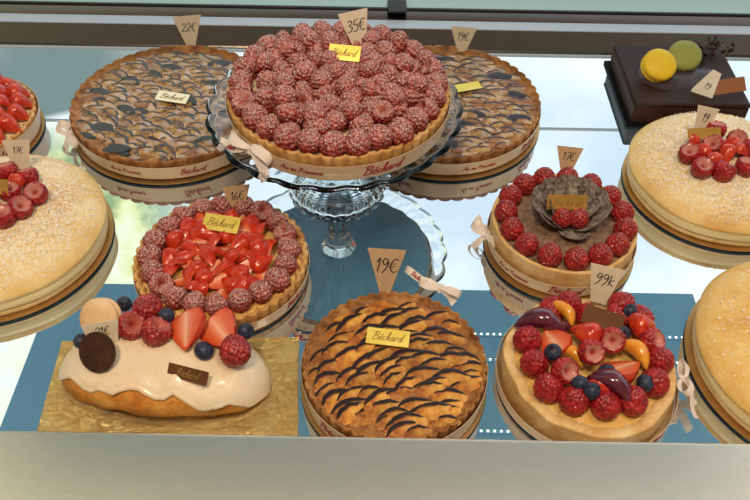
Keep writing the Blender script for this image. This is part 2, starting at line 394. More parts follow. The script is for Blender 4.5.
def crescent_mesh(name, mat, L, W, Hh, curve, seed, dark=False):
    rnd = random.Random(seed); mb = MB(); n = 16; rows = []; cols = []
    for i in range(n+1):
        t = -1+2*i/n; e = max(.04, (1-t*t))**.55
        jit = .08*W*nz(t*3, seed*7.1)
        y0 = -curve*t*t+jit
        rows.append([(L/2*t, y0-W*.75*e, -.0005), (L/2*t, y0-W*.42*e, Hh*.35*e), (L/2*t, y0-W*.1*e, Hh*.72*e), (L/2*t, y0+W*.1*e, Hh*1.0*e), (L/2*t, y0+W*.2*e, Hh*.98*e), (L/2*t, y0+W*.3*e, Hh*.3*e), (L/2*t, y0+W*.32*e, -.001)])
        q = min(1, e*1.2)*(.85+.5*nz(t*2.2+seed, 3.3))+(.9 if seed == 5 and dark else 0)
        if seed == 5 and dark: cols.append([1.2]*7); continue
        cols.append([0, .4*max(0, q-.9), .20*q, .95*q, q*1.15, q*1.1, .8])
    mb.grid(rows, cols=cols)
    return mb.mesh(name, mat)
def slices(mat, k=1.0, c=1.0, dark=False): return [crescent_mesh('fruit slice', mat, (.030+.005*(s%3))*k, (.0165+.001*(s%2))*k, .0016*k*c, (.0050+.0018*(s%2))*k, s, dark) for s in range(6)]

# ------------------------------------------------------------------ tart pieces
def crust(parent, R, h, mat, flutes=46, amp=.0016, fill=.006, slope=.965, rim=.005, name='crust', wob=0):
    mb = MB(); Rb = R*slope
    prof = [(Rb*.5, 0), (Rb-.001, 0), (Rb, .001), (Rb+(R-Rb)*.5, h*.5), (R-.001, h-.002), (R-.0012, h-.0004), (R-.003, h), (R-rim, h-.0006), (R-rim-.001, h-fill*.6), (R-rim-.002, h-fill), (R*.6, h-fill)]
    k = [0, .2, .7, 1, 1.25, 1.3, 1.3, 1.2, .9, .3, 0]
    def rf(i, t, r, z):
        a = amp*k[i]*(abs(math.sin(t*flutes/2))**.7*2-1)
        w = wob*nz(math.cos(t)*3, math.sin(t)*3, z*20)*(1 if i else 0)
        return r+a*1.0+w
    def zf(i, t, r, z):
        return z+(.0007*nz(math.cos(t)*9, math.sin(t)*9, 5) + wob*.7*nz(math.cos(t)*5, math.sin(t)*5, 8))*(1 if 4 <= i <= 8 else 0)
    mb.lathe(prof, flutes*8 if flutes else 144, rf=rf, zf=zf)
    return mb.build(name, mat, parent, auto=None)
def disc(parent, R, z, dome, mat, name='filling', bumps=.0006):
    mb = MB(); prof = [(R*i/24, 0) for i in range(24, 0, -1)]
    rows = []
    for r, _ in prof:
        rows.append([(r*math.cos(2*PI*j/96), r*math.sin(2*PI*j/96), z+dome*(1-(r/R)**2)+bumps*nz(r*math.cos(2*PI*j/96)*90, r*math.sin(2*PI*j/96)*90, z*9)) for j in range(96)])
    ids = mb.grid(rows, close_u=True)
    mb.fan(ids[-1], (0, 0, z+dome))
    # thickness
    low = [mb.vert((r0[0], r0[1], z-.006)) for r0 in rows[0]]
    n = 96
    for j in range(n): mb.face((ids[0][j], low[j], low[(j+1)%n], ids[0][(j+1)%n]))
    mb.face(low)
    return mb.build(name, mat, parent, auto=None)
def board(px_c, R, label, z=0.0, under='black', centre=None, group='round gold cake boards'):
    c = centre
    mb = MB(); t = .0034
    mb.lathe([(R*.5, 0), (R-.0004, 0), (R, .0005), (R, .0029)], 128, m=1, caps=True)
    mb2 = len(mb.f)
    rows = mb.lathe([(R, .0029), (R-.0004, t), (R*.5, t)], 128, m=0, caps=True)
    # remove nothing: upper shell closes the board
    o = mb.build('cake_board', [M['gold'], M[under]], None, auto=40, loc=(c.x, c.y, z))
    return tag(o, label, 'cake board', group)
def band(name, label, c, R0, R1, z0, z1, texts, bow=None, bowmat='bow', group='printed ribbons around the tarts', th=.0005, textsize=.0068, grow=.0012):
    """ribbon wrapped round the side of a tart, with red print; angles in degrees, 0 faces the camera, + to the right"""
    t = thing(name, label, 'ribbon', (c.x, c.y, c.z), group=group)
    R0 += grow; R1 += grow
    mb = MB(); rows = [[], [], [], []]
    n = 144
    for j in range(n):
        a = 2*PI*j/n
        w = .0003*nz(math.cos(a)*4, math.sin(a)*4, 2)
        for q, (r, z) in enumerate(((R0+w, z0), (R1+w, z1), (R1+th+w, z1), (R0+th+w, z0))):
            rows[q].append((r*math.cos(a), r*math.sin(a), z))
    mb.grid(rows, close_u=True, close_v=True); mb.build('band', M['ribbon'], t, auto=40)
    for txt, deg, size, dv in texts:
        tb = MB(); a0 = rad(deg)-PI/2; sz = size or textsize
        Rm = (R0+R1)/2; sl = (R1-R0)/(z1-z0); zm = (z0+z1)/2+dv
        def mapf(u, v, l, a0=a0, sl=sl, zm=zm):
            r = R0+sl*(zm+v-z0)+th+.00015+.00025*l; a = a0+u/Rm
            return (r*math.cos(a), r*math.sin(a), zm+v)
        strokes(tb, txt, sz, sz*.13, mapf)
        tb.build('lettering', M['red'], t, auto=None)
    if bow: bow_part(t, bow)
    return t
def strip(mb, path, wdir, width, th=.0005):
    """a flat ribbon following path; wdir: list or single width direction"""
    L = []
    for i, p in enumerate(path):
        a = path[max(i-1, 0)]; b = path[min(i+1, len(path)-1)]
        w = (wdir[i] if isinstance(wdir, list) else wdir).normalized(); tg = (b-a).normalized()
        n = tg.cross(w).normalized()*th/2; ww = w*((width[i] if isinstance(width, list) else width)/2)
        L.append((p-ww-n, p+ww-n, p+ww+n, p-ww+n))
    ids = mb.grid(L, close_u=True)
    mb.face(ids[0][::-1]); mb.face(ids[-1])
def bow_part(parent, b):
    """b: dict(pos, rot, size, text)"""
    e = bpy.data.objects.new('bow', None); COL.objects.link(e); e.parent = parent; e.location = b['pos']; e.rotation_euler = b['rot']
    s = b.get('size', .02); w = s*.44
    mb = MB()
    # knot
    kn = [[(.16*s*math.cos(a)*(1-.2*abs(q)), q*s*.28, .13*s*math.sin(a)*(1-.2*abs(q))) for a in [2*PI*j/14 for j in range(14)]] for q in (-1, -.5, 0, .5, 1)]
    ids = mb.grid(kn, close_u=True); mb.face(ids[0][::-1]); mb.face(ids[-1])
    mb.build('knot', M['bow'], e, auto=60)
    for sg in (-1, 1):
        lb = MB(); path = []; ws = []
        for i in range(17):
            a = -PI/2*1.0+ 2*PI*i/16 + PI/2
            x = sg*s*.62*(1-math.cos(a)); z = s*.30*math.sin(a)+s*.1
            path.append(Vector((x, s*.1*sg*math.sin(a), z))); ws.append(w*(.45+.55*min(1, abs(1-math.cos(a)))))
        strip(lb, path, Vector((.15*sg, 1, 0)), ws); lb.build('loop', M['bow'], e, auto=60)
        tb = MB(); path = []; tl = b.get('tails', (1.5, 1.5))[0 if sg < 0 else 1]; ta = b.get('ang', (225, -45))[0 if sg < 0 else 1]
        d = Vector((math.cos(rad(ta)), math.sin(rad(ta)), 0)); pr = Vector((-d.y, d.x, 0))
        for i in range(12):
            q = i/11; path.append(d*s*tl*q+Vector((0, 0, s*.12*math.sin(q*6)-.15*s*q*q))+pr*s*.1*math.sin(q*4))
        strip(tb, path, pr, [w*(.5+.5*min(1, i/4)) for i in range(12)])
        tp = tb.build('tail', M['bow'], e, auto=60)
        if b.get('text') and sg == b.get('tside', -1):
            xb = MB(); q0 = s*tl*.62
            fl = -1 if b.get('flip') else 1
            def mapf(u, v, l): 
                c = d*(q0+u*fl)+pr*(v*fl)+pr*s*.1*math.sin((q0+u*fl)/(s*tl)*4)
                q = (q0+u*fl)/(s*tl); return (c.x, c.y, s*.12*math.sin(q*6)-.15*s*q*q+.0004+.0003*l)
            strokes(xb, b['text'], w*.62, w*.1, mapf); xb.build('lettering', M['red'], tp, auto=None)
def card(label, bpx, bpy_, z, hpx, tw, bw, text, mat='card', yaw=0, lean=22, roll=0, tsize=.32, tdv=.60, name='price_card', sink=.004, wd=.085):
    """trapezoid price card stuck into a cake at its narrow end"""
    P = at(bpx, bpy_, z); sc = ppm(bpx, bpy_, z); el = elev(bpx, bpy_)
    h = hpx/(sc*math.cos(el-rad(lean))); a, b = tw/sc/2, bw/sc/2
    t = MB(); th = .0006
    poly = [(-b*.95, -sink), (b*.95, -sink), (b, 0), (a, h), (-a, h), (-b, 0)]
    k0 = [t.vert((x, -th/2, y)) for x, y in poly]; k1 = [t.vert((x, th/2, y)) for x, y in poly]; n = len(poly)
    t.face(k0); t.face(k1[::-1])
    for i in range(n): t.face((k0[i], k1[i], k1[(i+1)%n], k0[(i+1)%n]))
    o = t.build(name, M[mat], None, smooth=False, auto=None)
    o.rotation_mode = 'YXZ'
    az = math.atan2(P.x, P.y)
    mt = Matrix.Translation(P) @ Matrix.Rotation(-az*.5+rad(yaw), 4, 'Z') @ Matrix.Rotation(-rad(lean), 4, 'X') @ Matrix.Rotation(rad(roll), 4, 'Y')
    o.matrix_world = mt
    if text:
        s = MB(); hh = h*tsize
        strokes(s, text, hh, hh*wd, lambda u, v, l: (u, -th/2-.0001-.0002*l, h*tdv+v), slant=.15)
        s.build('handwriting', M['ink'], o, auto=None)
    return tag(o, label, 'price tag', 'trapezoid price cards')
def plaque(label, px, py, z, w, hgt, mat, yaw=0, tilt=25, text='B^chard', sidetilt=0, ink='umber', th=.0009, group='small oblong name plaques'):
    P = at(px, py, z); sc = ppm(px, py, z); el = elev(px, py)
    W = w/sc; Hh = hgt/(sc*math.sin(min(PI/2, el+rad(tilt))))
    t = MB(); t.box(-W/2, W/2, -Hh/2, Hh/2, 0, th)
    o = t.build('name_plaque', M[mat], None, smooth=False, auto=None)
    o.matrix_world = Matrix.Translation(P) @ Matrix.Rotation(rad(yaw), 4, 'Z') @ Matrix.Rotation(rad(tilt), 4, 'X') @ Matrix.Rotation(rad(sidetilt), 4, 'Y')
    if text:
        s = MB(); hh = min(Hh*.5, W*.8/3.7)
        strokes(s, text, hh, hh*.11, lambda u, v, l: (u-.1*hh, v, th+.00005+.00015*l)); s.build('lettering', M[ink], o, auto=None)
    return tag(o, label, 'plaque', group)

BT = .0034     # board thickness
def centre(px, py, dia_px, h, z0=BT):
    z = z0+h; p = at(px, py, z); R = dia_px/2/ppm(px, py, z)
    return Vector((p.x, p.y, z0)), R

# ================================================================== SETTING
def struct(o): o['kind'] = 'structure'; return o
YB = .988
mb = MB(); mb.box(-1.3, 1.3, .25, YB, -.006, 0); struct(mb.build('shelf_mirror', M['mirror'], smooth=False, auto=None))
mb = MB(); mb.box(-1.3, 1.3, .26, YB+.3, -.05, -.0062); struct(mb.build('shelf_base', M['steel'], smooth=False, auto=None))
# front steel ledge, rounded inner lip
LE = .333; LZ = .064
mb = MB(); prof = [(.05, -.05), (.05, LZ), (LE-.004, LZ), (LE-.0015, LZ-.0006), (LE, LZ-.0022), (LE, LZ-.012), (LE-.012, LZ-.012), (LE-.012, -.05)]
rows = [[(x, y, z) for y, z in prof] for x in (-1.3, 1.3)]
ids = mb.grid(rows, close_u=True); mb.face(ids[0]); mb.face(ids[1][::-1])
struct(mb.build('counter_ledge', M['steel'], auto=30))
def railbox(name, mat, y0, y1, z0, z1, x0=-1.3, x1=1.3, bev=.0015):
    mb = MB(); mb.box(x0, x1, y0, y1, z0, z1); return struct(mb.build(name, M[mat], smooth=True, auto=30, bevel=bev))
def slope(name, mat, pts):
    mb = MB(); ids = mb.grid([[(x, y, z) for y, z in pts] for x in (-1.3, 1.3)], close_u=True); mb.face(ids[0]); mb.face(ids[1][::-1])
    return struct(mb.build(name, M[mat], auto=20))
slope('trim_1', 'rail', [(YB, -.004), (YB, .0035), (YB+.0015, .005), (YB+.034, .0175), (YB+.034, -.004)])
slope('trim_2', 'skymetal', [(YB+.0345, -.004), (YB+.0345, .0180), (YB+.0355, .0186), (YB+.056, .0186), (YB+.056, -.004)])
slope('trim_3', 'rail', [(YB+.0562, -.004), (YB+.0562, .0188), (YB+.071, .0240), (YB+.0725, .0240), (YB+.0725, -.004)])
railbox('trim_4', 'rubber', YB+.073, YB+.079, -.006, .0265)
railbox('trim_5', 'sill', YB+.0795, YB+.34, -.006, .0255)
railbox('trim_6', 'skymetal', YB-.003, YB-.0002, .0, .0020, bev=0)
p = at(397, 10, .024); railbox('trim_7', 'rubber', YB+.060, YB+.095, .0266, .0300, p.x-.014, p.x+.014)
# shelf above the display with its two diode strips, glazing bars of the street window
mb = MB(); mb.box(-.645, .645, .68, 1.07, .60, .612); struct(mb.build('ceiling', M['panel'], smooth=False, auto=None))
for yy, xa, xb, nd in ((.955, .05, .63, 48), (.895, .05, .63, 48), (.742, -.02, .40, 36)):
    t = thing('diode_strip', {.955: 'strip of small warm diodes under the overhead panel, nearest the window', .895: 'strip of small warm diodes under the middle of the overhead panel', .742: 'strip of small warm diodes under the overhead panel, nearest the counter'}[yy], 'light strip', (0, yy, .5995), group='diode strips under the overhead panel')
    mb = MB(); mb.box(xa-.01, xb+.005, -.004, .004, -.003, 0); mb.build('strip_body', M['panel'], t, smooth=False, auto=None)
    mb = MB()
    for i in range(nd):
        x = xa+(xb-xa)*i/nd; mb.box(x-.0019, x+.0019, -.0019, .0019, -.0045, -.0031)
    d = mb.build('diodes', M['led'], t, smooth=False, auto=None); d['kind'] = 'stuff'
railbox('window_1', 'bar', 1.30, 1.305, .366, .370, -2, 2, 0)

# ================================================================== GLASS STAND
sp = at(337, 185, 0); sp.z = 0
pl = .108
RP = 126/ppm(336, 107, pl)
st = thing('cake_stand', 'clear pressed glass pedestal cake stand with a scalloped plate', 'cake stand', (sp.x, sp.y, 0))
mb = MB()
def sc_rf(i, t, r, z):
    k = [0, 0, .0, .2, .6, 1, 1, 1, .6, .2, 0, 0][i]
    return r+k*.0042*(abs(math.cos(t*12))-.5)
def sc_zf(i, t, r, z):
    gr = [0, 1, 1, 1, .6, 0, 0, 0, 0, 0, 0, 0][i]*.0009*math.cos(t*24)
    return z+gr+[0, 0, 0, .1, .5, 1, 1, 1, .5, .1, 0, 0][i]*.0010*abs(math.cos(t*12))
mb.lathe([(.012, pl-.006), (.022, pl-.005), (RP*.55, pl-.0045), (RP*.82, pl-.0035), (RP*.93, pl-.001), (RP-.0006, pl+.001), (RP, pl+.0024), (RP-.001, pl+.0042), (RP*.93, pl+.0025), (RP*.84, pl-.0002), (RP*.5, pl-.0005), (.01, pl-.0005)], 288, rf=sc_rf, zf=sc_zf)
mb.build('plate', M['glass'], st, auto=None)
mb = MB()
mb.lathe([(.014, .030), (.0165, .034), (.0130, .042), (.0115, .055), (.0115, .070), (.0135, .084), (.0175, .092), (.0145, .096), (.0215, .1015)], 64, rf=lambda i, t, r, z: r*(1+.03*math.cos(t*8)))
mb.build('stem', M['glass'], st, auto=None)
RF = 47.5/ppm(337, 185, 0)
mb = MB()
fo = [(RF-.004, 0), (RF-.0005, .0004), (RF, .004), (RF-.0015, .009), (RF-.005, .012), (RF-.012, .0175), (RF-.026, .0235), (.020, .0275), (.014, .0298)]
fi = [(.008, .0235), (.020, .0215), (RF-.026, .0180), (RF-.013, .012), (RF-.0075, .007), (RF-.0065, .002)]
prof = fo+fi
def ff(i, t, r, z):
    return r*(1+(.028*math.cos(t*24) if 2 <= i <= 7 or i > 9 else 0))
rows = [[((ff(i, 2*PI*j/192, r, z))*math.cos(2*PI*j/192), (ff(i, 2*PI*j/192, r, z))*math.sin(2*PI*j/192), z) for j in range(192)] for i, (r, z) in enumerate(prof)]
# outer skin, then the hollow underside, one closed body
outer = rows[:9]; inner = rows[9:]
ids = mb.grid(outer, close_u=True); mb.fan(ids[-1], (0, 0, .0298))
idn = mb.grid(inner, close_u=True); mb.fan(idn[0], (0, 0, .0240), flip=True)
for j in range(192):
    mb.face((idn[-1][j], idn[-1][(j+1)%192], ids[0][(j+1)%192], ids[0][j]))
mb.build('foot', M['glass'], st, auto=None)

# ================================================================== TARTS
def scatter_slices(parent, R, z, meshes, rowstep, colstep, angf, dome=.002, wild=1.0):
    rnd = random.Random(R*1000); n = 0; cand = []
    y = -R; k = 0
    while y < R:
        x = -R+(colstep/2 if k % 2 else 0)
        while x < R:
            px, py = x+rnd.uniform(-.3, .3)*colstep, y+rnd.uniform(-.42, .42)*rowstep
            if math.hypot(px, py) < R-.0065: cand.append((px, py))
            x += colstep
        y += rowstep; k += 1
    rnd.shuffle(cand); more = MB()
    for i, (x, y) in enumerate(cand):
        r = math.hypot(x, y); me = rnd.choice(meshes)
        lim = 1 if r < R-.012 else .72
        loc = (x, y, z+dome*(1-(r/R)**2)+rnd.uniform(-.0003, .0006)); rot = (rnd.uniform(-.05, .05), rnd.uniform(-.06, .06), angf(x, y)+rnd.uniform(-.28, .28)*wild); sc = lim*rnd.uniform(.8-.15*(wild-1), 1.12)
        if i < 95: inst('fruit_slice', me, parent, loc, rot, sc)
        else:
            mt = Matrix.LocRotScale(Vector(loc), Euler(rot), Vector((sc, sc, sc))); n0 = len(more.v); tv = me.attributes['tint'].data
            for v in me.vertices: more.vert(mt @ v.co, tv[v.index].value)
            for p in me.polygons: more.face([n0+q for q in p.vertices])
    if more.v: o = more.build('small_fruit_slices', meshes[0].materials[0], parent, auto=None); o['kind'] = 'stuff'
SG = slices(M['slice_gold']); SB = slices(M['slice_sheen'], .86, 1.2, True); SW = slices(M['slice_brown'], .9, 1.1, True)
def fruit_tart(px, py, dia, h, fmat, smesh, label, blabel, angf, rs=.0095, cs=.024, flutes=46, cm='crust_dark', ribbon=None, name='fruit_tart', off=.0035, wild=1.0):
    c, R = centre(px, py, dia, h)
    board(None, R+off, blabel, centre=c)
    t = thing(name, label, 'tart', (c.x, c.y, c.z))
    crust(t, R, h, M[cm], flutes, .0014, fill=.004, rim=.0035)
    disc(t, R-.0042, h-.0045, .0025, M[fmat])
    scatter_slices(t, R-.004, h-.0042, smesh, rs, cs, angf, .0025, wild)
    return t, c, R
hA = .034
A, cA, RA = fruit_tart(394.5, 360.5, 184, hA, 'custard_gold', SG, 'golden fruit slice tart with charred edges, between the iced choux and mixed fruit tart', 'round gold board under the golden fruit slice tart at the counter edge', lambda x, y: .42-4.5*x+1.0*y, rs=.0098, cs=.023)
hE = .030
E, cE, RE = fruit_tart(172.5, 98.5, 199, hE, 'custard_sheen', SB[:5]*2+SB[5:], 'dark mottled fruit tart with pale sheen at the back left, behind the strawberry tart', 'round gold board under the mottled fruit tart at the back left', lambda x, y: -.30+.8*x, rs=.0092, cs=.020, wild=2.0)
Ft, cF, RF_ = fruit_tart(444, 97, 192, hE, 'custard_brown', SW[:5]*3+SW[5:], 'brown fruit tart half hidden behind the raised raspberry tart, back right', 'round gold board under the brown fruit tart at the back', lambda x, y: -.05-1.0*x, rs=.0095, cs=.021, wild=1.8)
band('ribbon', 'cream ribbon printed in red around the back left fruit tart, bow at its left', cE, RE*.967+.0012, RE*.984+.0018, .004, .0225, [('Aix en Provence', -17, .0058, 0), ('B^chard', 20, .0085, .0)],
     dict(pos=(-RE*.93-.003, -.052, .012), rot=(.9, 0, -.9), size=.021, tails=(.9, 1.9), ang=(150, -80), text='chard', tside=1))
band('ribbon', 'cream ribbon printed in red around the brown tart behind the glass stand', cF, RF_*.967+.0012, RF_*.984+.0018, .004, .0225, [('Aix en Provence', 18, .0062, 0), ('B^chard', 55, .0085, 0), ('B^chard', -28, .0085, 0)])
band('ribbon', 'cream ribbon printed in red around the golden tart, bow behind it at the right', cA, RA*.967+.0010, RA*.984+.0016, .003, .026, [('B^chard', -36, .0125, 0), ('Aix en Provence', 10, .006, 0)],
     dict(pos=tuple(at(440, 288, .030)-cA), rot=(.75, .1, -.35), size=.017, tails=(2.3, 1.2), ang=(172, -25), text='B^chard', tside=-1, flip=True))
# ---- strawberry tart
hD = .028
cD, RD = centre(221, 255, 172, hD)
board(None, RD-.002, 'round gold board under the strawberry tart ringed with raspberries', centre=cD)
D = thing('strawberry_tart', 'strawberry tart ringed with sugared raspberries, left of the glass stand', 'tart', (cD.x, cD.y, cD.z))
crust(D, RD, hD, M['crust'], 44, .0016, fill=.007)
disc(D, RD-.006, hD-.006, .003, M['custard_yellow'])
rnd = random.Random(3)
nr = 20
for i in range(nr):
    a = 2*PI*i/nr+.1; r = RD-.0185+rnd.uniform(-.001, .001)
    inst('raspberry', rnd.choice(R_DUST), D, (r*math.cos(a), r*math.sin(a), hD+.004), (rnd.uniform(0, .9), rnd.uniform(-.9, .9), rnd.uniform(0, 6)), .0118*rnd.uniform(.95, 1.08))
rr = RD-.032
for i in range(68):
    r = rr*math.sqrt((i+.5)/68); a = i*2.39996
    up = i % 3
    zz = hD+.001+.006*(1-(r/rr)**2)+rnd.uniform(-.001, .003)
    s = rnd.uniform(.023, .029)
    inst('strawberry_piece', ST_WEDGE if i % 4 else ST_HALF, D, (r*math.cos(a), r*math.sin(a), zz), (rnd.uniform(-.75, .75)+(0 if i%3 else 2.6), rnd.uniform(-.4, .4), rnd.uniform(0, 6.28)), (s, s*.95, s*.9))
band('ribbon', 'pale ribbon around the side of the strawberry tart', cD, RD*.967+.0011, RD*.984+.0017, .004, .018, [('B^chard', 62, .008, 0)])
# ---- big raspberry tart on the stand
zG = pl+.0042-.004
zG = pl+.0008
hG = .030
cG, RG = centre(338.5, 87, 222, hG, zG+BT)
board(None, RG*.95, 'round board under the large raspberry tart on the glass stand', z=zG, centre=cG, under='sky_under')
Gt = thing('raspberry_tart', 'large sugar dusted raspberry tart raised on the glass stand', 'tart', (cG.x, cG.y, cG.z))
crust(Gt, RG, hG, M['crust'], 60, .0015, fill=.006)
disc(Gt, RG-.006, hG-.005, .004, M['cream'])
rnd = random.Random(11)
RR = RG-.0145
pts = []
n_out = 28
for i in range(n_out): pts.append((RR*math.cos(2*PI*i/n_out), RR*math.sin(2*PI*i/n_out)))
for i in range(50):
    r = (RR-.0185)*math.sqrt((i+.5)/50); a = i*2.39996; pts.append((r*math.cos(a), r*math.sin(a)))
topl = []
tries = 0
while len(topl) < 22 and tries < 5000:
    tries += 1
    r = (RR-.018)*math.sqrt(rnd.random()); a = rnd.uniform(0, 2*PI); p = (r*math.cos(a), r*math.sin(a))
    if all(math.hypot(p[0]-q[0], p[1]-q[1]) > .0235 for q in topl): topl.append(p)
pts += topl
for i, (x, y) in enumerate(pts):
    r = math.hypot(x, y)
    lift = .0095+rnd.uniform(0, .003) if i >= 78 else (rnd.uniform(0, .003) if i >= n_out else rnd.uniform(-.001, .002))
    inst('raspberry', rnd.choice(R_DUST), Gt, (x, y, hG+.0045+.002*(1-(r/RR)**2)+lift),
         (rnd.uniform(-1.2, 1.2), rnd.uniform(-1.2, 1.2), rnd.uniform(0, 6)), (.0131 if i < 78 else .0118)*rnd.uniform(.9, 1.06))
band('ribbon', 'cream ribbon printed in red around the large raised raspberry tart, bow at its left', cG, RG*.967+.0012, RG*.986+.0020, .0015, .0205, [('Aix en Provence', -16, .0065, 0), ('B^chard', 24, .0115, 0)],
     dict(pos=(-RG*.71, -RG*.66-.004, .012), rot=(.75, 0, -.75), size=.024, tails=(1.9, 1.5), ang=(200, -30), text='chard', tside=-1, flip=True))
# ---- chocolate raspberry tart
hC = .038
cC, RC = centre(564.5, 220, 146, hC)
board(None, RC+.004, 'round gold board under the raspberry and chocolate curl tart', centre=cC)
Ct = thing('chocolate_raspberry_tart', 'chocolate tart ringed with raspberries around dusted dark chocolate curls', 'tart', (cC.x, cC.y, cC.z))
crust(Ct, RC, hC, M['crust_pale'], 0, 0, fill=.005, slope=.97, rim=.005, wob=.0012)
disc(Ct, RC-.005, hC-.004, .003, M['ganache'], bumps=.0015)
rnd = random.Random(5)
for i in range(15):
    a = 2*PI*(i+.3)/15; r = RC-.0150
    inst('raspberry', R_LIGHT[1+i % 2], Ct, (r*math.cos(a), r*math.sin(a), hC+.0065), (rnd.uniform(-.2, .2), rnd.uniform(-.2, .2), rnd.uniform(0, 6)), (.0122, .0122, .0118))
def petal(parent, x, y, z, az, tilt, s):
    mb = MB(); n = 28; rings = []
    for q in range(0, 7):
        r = q/6; rings.append([(r*math.cos(2*PI*j/n)*(1+.03*math.sin(j*3)), r*math.sin(2*PI*j/n), .18*(r*math.cos(2*PI*j/n))**2+.10*(r*math.sin(2*PI*j/n))**2) for j in range(n)])
    top = [[(p[0], p[1], p[2]+.03) for p in r] for r in rings[1:]]; bot = [[(p[0], p[1], p[2]-.03) for p in r] for r in rings[1:]]
    it = mb.grid(top, close_u=True); mb.fan(it[0], (0, 0, .03), flip=True)
    ib = mb.grid(bot, close_u=True); mb.fan(ib[0], (0, 0, -.03))
    for j in range(n): mb.face((it[-1][j], it[-1][(j+1)%n], ib[-1][(j+1)%n], ib[-1][j]))
    o = mb.build('chocolate_curl', M['petal'], parent, auto=50)
    o.matrix_local = Matrix.Translation((x, y, z)) @ Matrix.Rotation(az, 4, 'Z') @ Matrix.Rotation(tilt, 4, 'Y') @ Matrix.Scale(s, 4)
rnd = random.Random(8)
for k in range(7):
    a = rad(200-220*k/6)
    petal(Ct, .027*math.cos(a)+.003, .025*math.sin(a)+.003, hC+.012, a+rnd.uniform(-.15, .15), -.80+rnd.uniform(-.2, .2), .0205)
for k in range(5):
    a = rad(185-200*k/4)
    petal(Ct, .016*math.cos(a)+.004, .015*math.sin(a)+.004, hC+.014, a+rnd.uniform(-.3, .3), -.85+rnd.uniform(-.2, .2), .0175)
petal(Ct, .020, -.012, hC+.008, rad(-35), -.55, .0175)
petal(Ct, .006, -.022, hC+.004, rad(-90), -.15, .0165)
petal(Ct, -.016, -.012, hC+.008, rad(215), -.75, .016)
for dx, dy in ((-.007, -.013), (.010, -.0135)):
    inst('raspberry', R_LIGHT[1], Ct, (dx, dy, hC+.016), (.1, .2, dx*99), .0102)
band('ribbon', 'cream ribbon printed in red around the chocolate raspberry tart, bow at its left', cC, RC*.972+.0012, RC*.985+.0016, .006, .020, [('B^chard', -5, .0095, 0), ('Aix en Provence', -48, .0058, 0)],
     dict(pos=(-RC-.002, .000, .014), rot=(.9, 0, -1.0), size=.018, tails=(1.5, 2.0), ang=(170, -110)))
# ---- mixed fruit tart
hB = .028
cB, RB = centre(590, 362, 171, hB)
board(None, RB+.004, 'round gold board under the mixed fruit tart at the counter edge', centre=cB)
Bt = thing('mixed_fruit_tart', 'mixed fruit tart piled with raspberries, strawberries, plums and blueberries', 'tart', (cB.x, cB.y, cB.z))
crust(Bt, RB, hB, M['crust_pale'], 0, 0, fill=.004, slope=1.0, rim=.011, wob=.0035)
disc(Bt, RB-.010, hB-.003, .004, M['custard_yellow'], bumps=.003)
def rel(c, px, py, z, zc): p = at(px, py, z); return (p.x-c.x, p.y-c.y, z-zc)
def put(name, me, parent, c, px, py, z, rot, sc): return inst(name, me, parent, rel(c, px, py, z, c.z), rot, sc)
zB = BT+hB+.009
for i, (x, y) in enumerate([(528,339),(535,363),(548,387),(575,400),(605,404),(633,400),(655,382),(660,360)]):
    put('raspberry', R_RED[1+(i % 2)], Bt, cB, x, y, zB, (.3*math.sin(i*2), .3*math.cos(i*3), i), .0130)
for i, (x, y, dz) in enumerate([(569,304,.007),(622,304,.004),(552,309,.0),(640,318,.0)]):
    put('raspberry', R_RED[1], Bt, cB, x, y, zB+dz, (.5, .2*i, i), .0125)
for i, (x, y, dz) in enumerate([(612,340,.012),(591,352,.014),(564,371,.008),(651,341,.006),(587,316,.0),(616,317,.004)]):
    put('raspberry', R_RED[0] if i % 2 else R_RED[3], Bt, cB, x, y, zB+dz, (.75, .15*(i-2), i*.3), .0120)
for i, (x, y, rz, s, dz) in enumerate([(553,340,1.9,.040,.006),(585,334,2.5,.036,.010),(624,366,.5,.046,.010),(643,326,.2,.034,.006),(600,384,1.1,.030,.004)]):
    put('strawberry_half', ST_HALF, Bt, cB, x, y, zB+dz, (2.6 if i in (0, 2) else .2, .25, rz), s*.85)
for i, (x, y, dz) in enumerate([(553,352,.012),(622,334,.010),(645,383,.007),(580,384,.010),(592,391,.011),(630,311,.006),(607,372,.008)]):
    put('blueberry', BLUE, Bt, cB, x, y, zB+dz, (.4*i, -.5, i), .0078)
def plum(parent, c, px, py, z, rz, L, rx=0):
    mb = MB(); n = 22; m_ = 12; rows = []
    for i in range(n+1):
        t = -1+2*i/n; e = math.sqrt(max(.001, 1-t*t)); row = []
        for j in range(m_+1):
            a = PI*j/m_; row.append((L/2*t, -.25*L*t*t+math.cos(a)*.21*L*e, math.sin(a)*.27*L*e))
        rows.append(row)
    mb.grid(rows, m=0)
    rows2 = [[(r[0][0], r[0][1]+(r[-1][1]-r[0][1])*q/5, -.05*L*math.sin(PI*q/5)*(1-abs(r[0][0])/L*2)) for q in range(6)] for r in rows]
    mb.grid(rows2, m=1)
    o = mb.build('plum_slice', [M['plumskin'], M['plumflesh']], parent, auto=50); o.location = rel(c, px, py, z, c.z); o.rotation_euler = (rx, 0, rz); return o
plum(Bt, cB, 543, 318, zB+.006, -.25, .050, .9); plum(Bt, cB, 613, 380, zB+.012, -.55, .044, .9); plum(Bt, cB, 556, 327, zB+.0, .5, .036, .7)
def peach(parent, c, px, py, z, rz, L):
    o = plum(parent, c, px, py, z, rz, L, .5); o.name = 'apricot_slice'; o.data.materials[0] = M['plumflesh']
peach(Bt, cB, 566, 309, zB+.008, -.9, .032); peach(Bt, cB, 573, 352, zB+.004, -.7, .030); peach(Bt, cB, 638, 349, zB+.006, -.9, .036); peach(Bt, cB, 600, 322, zB+.001, -.2, .03)
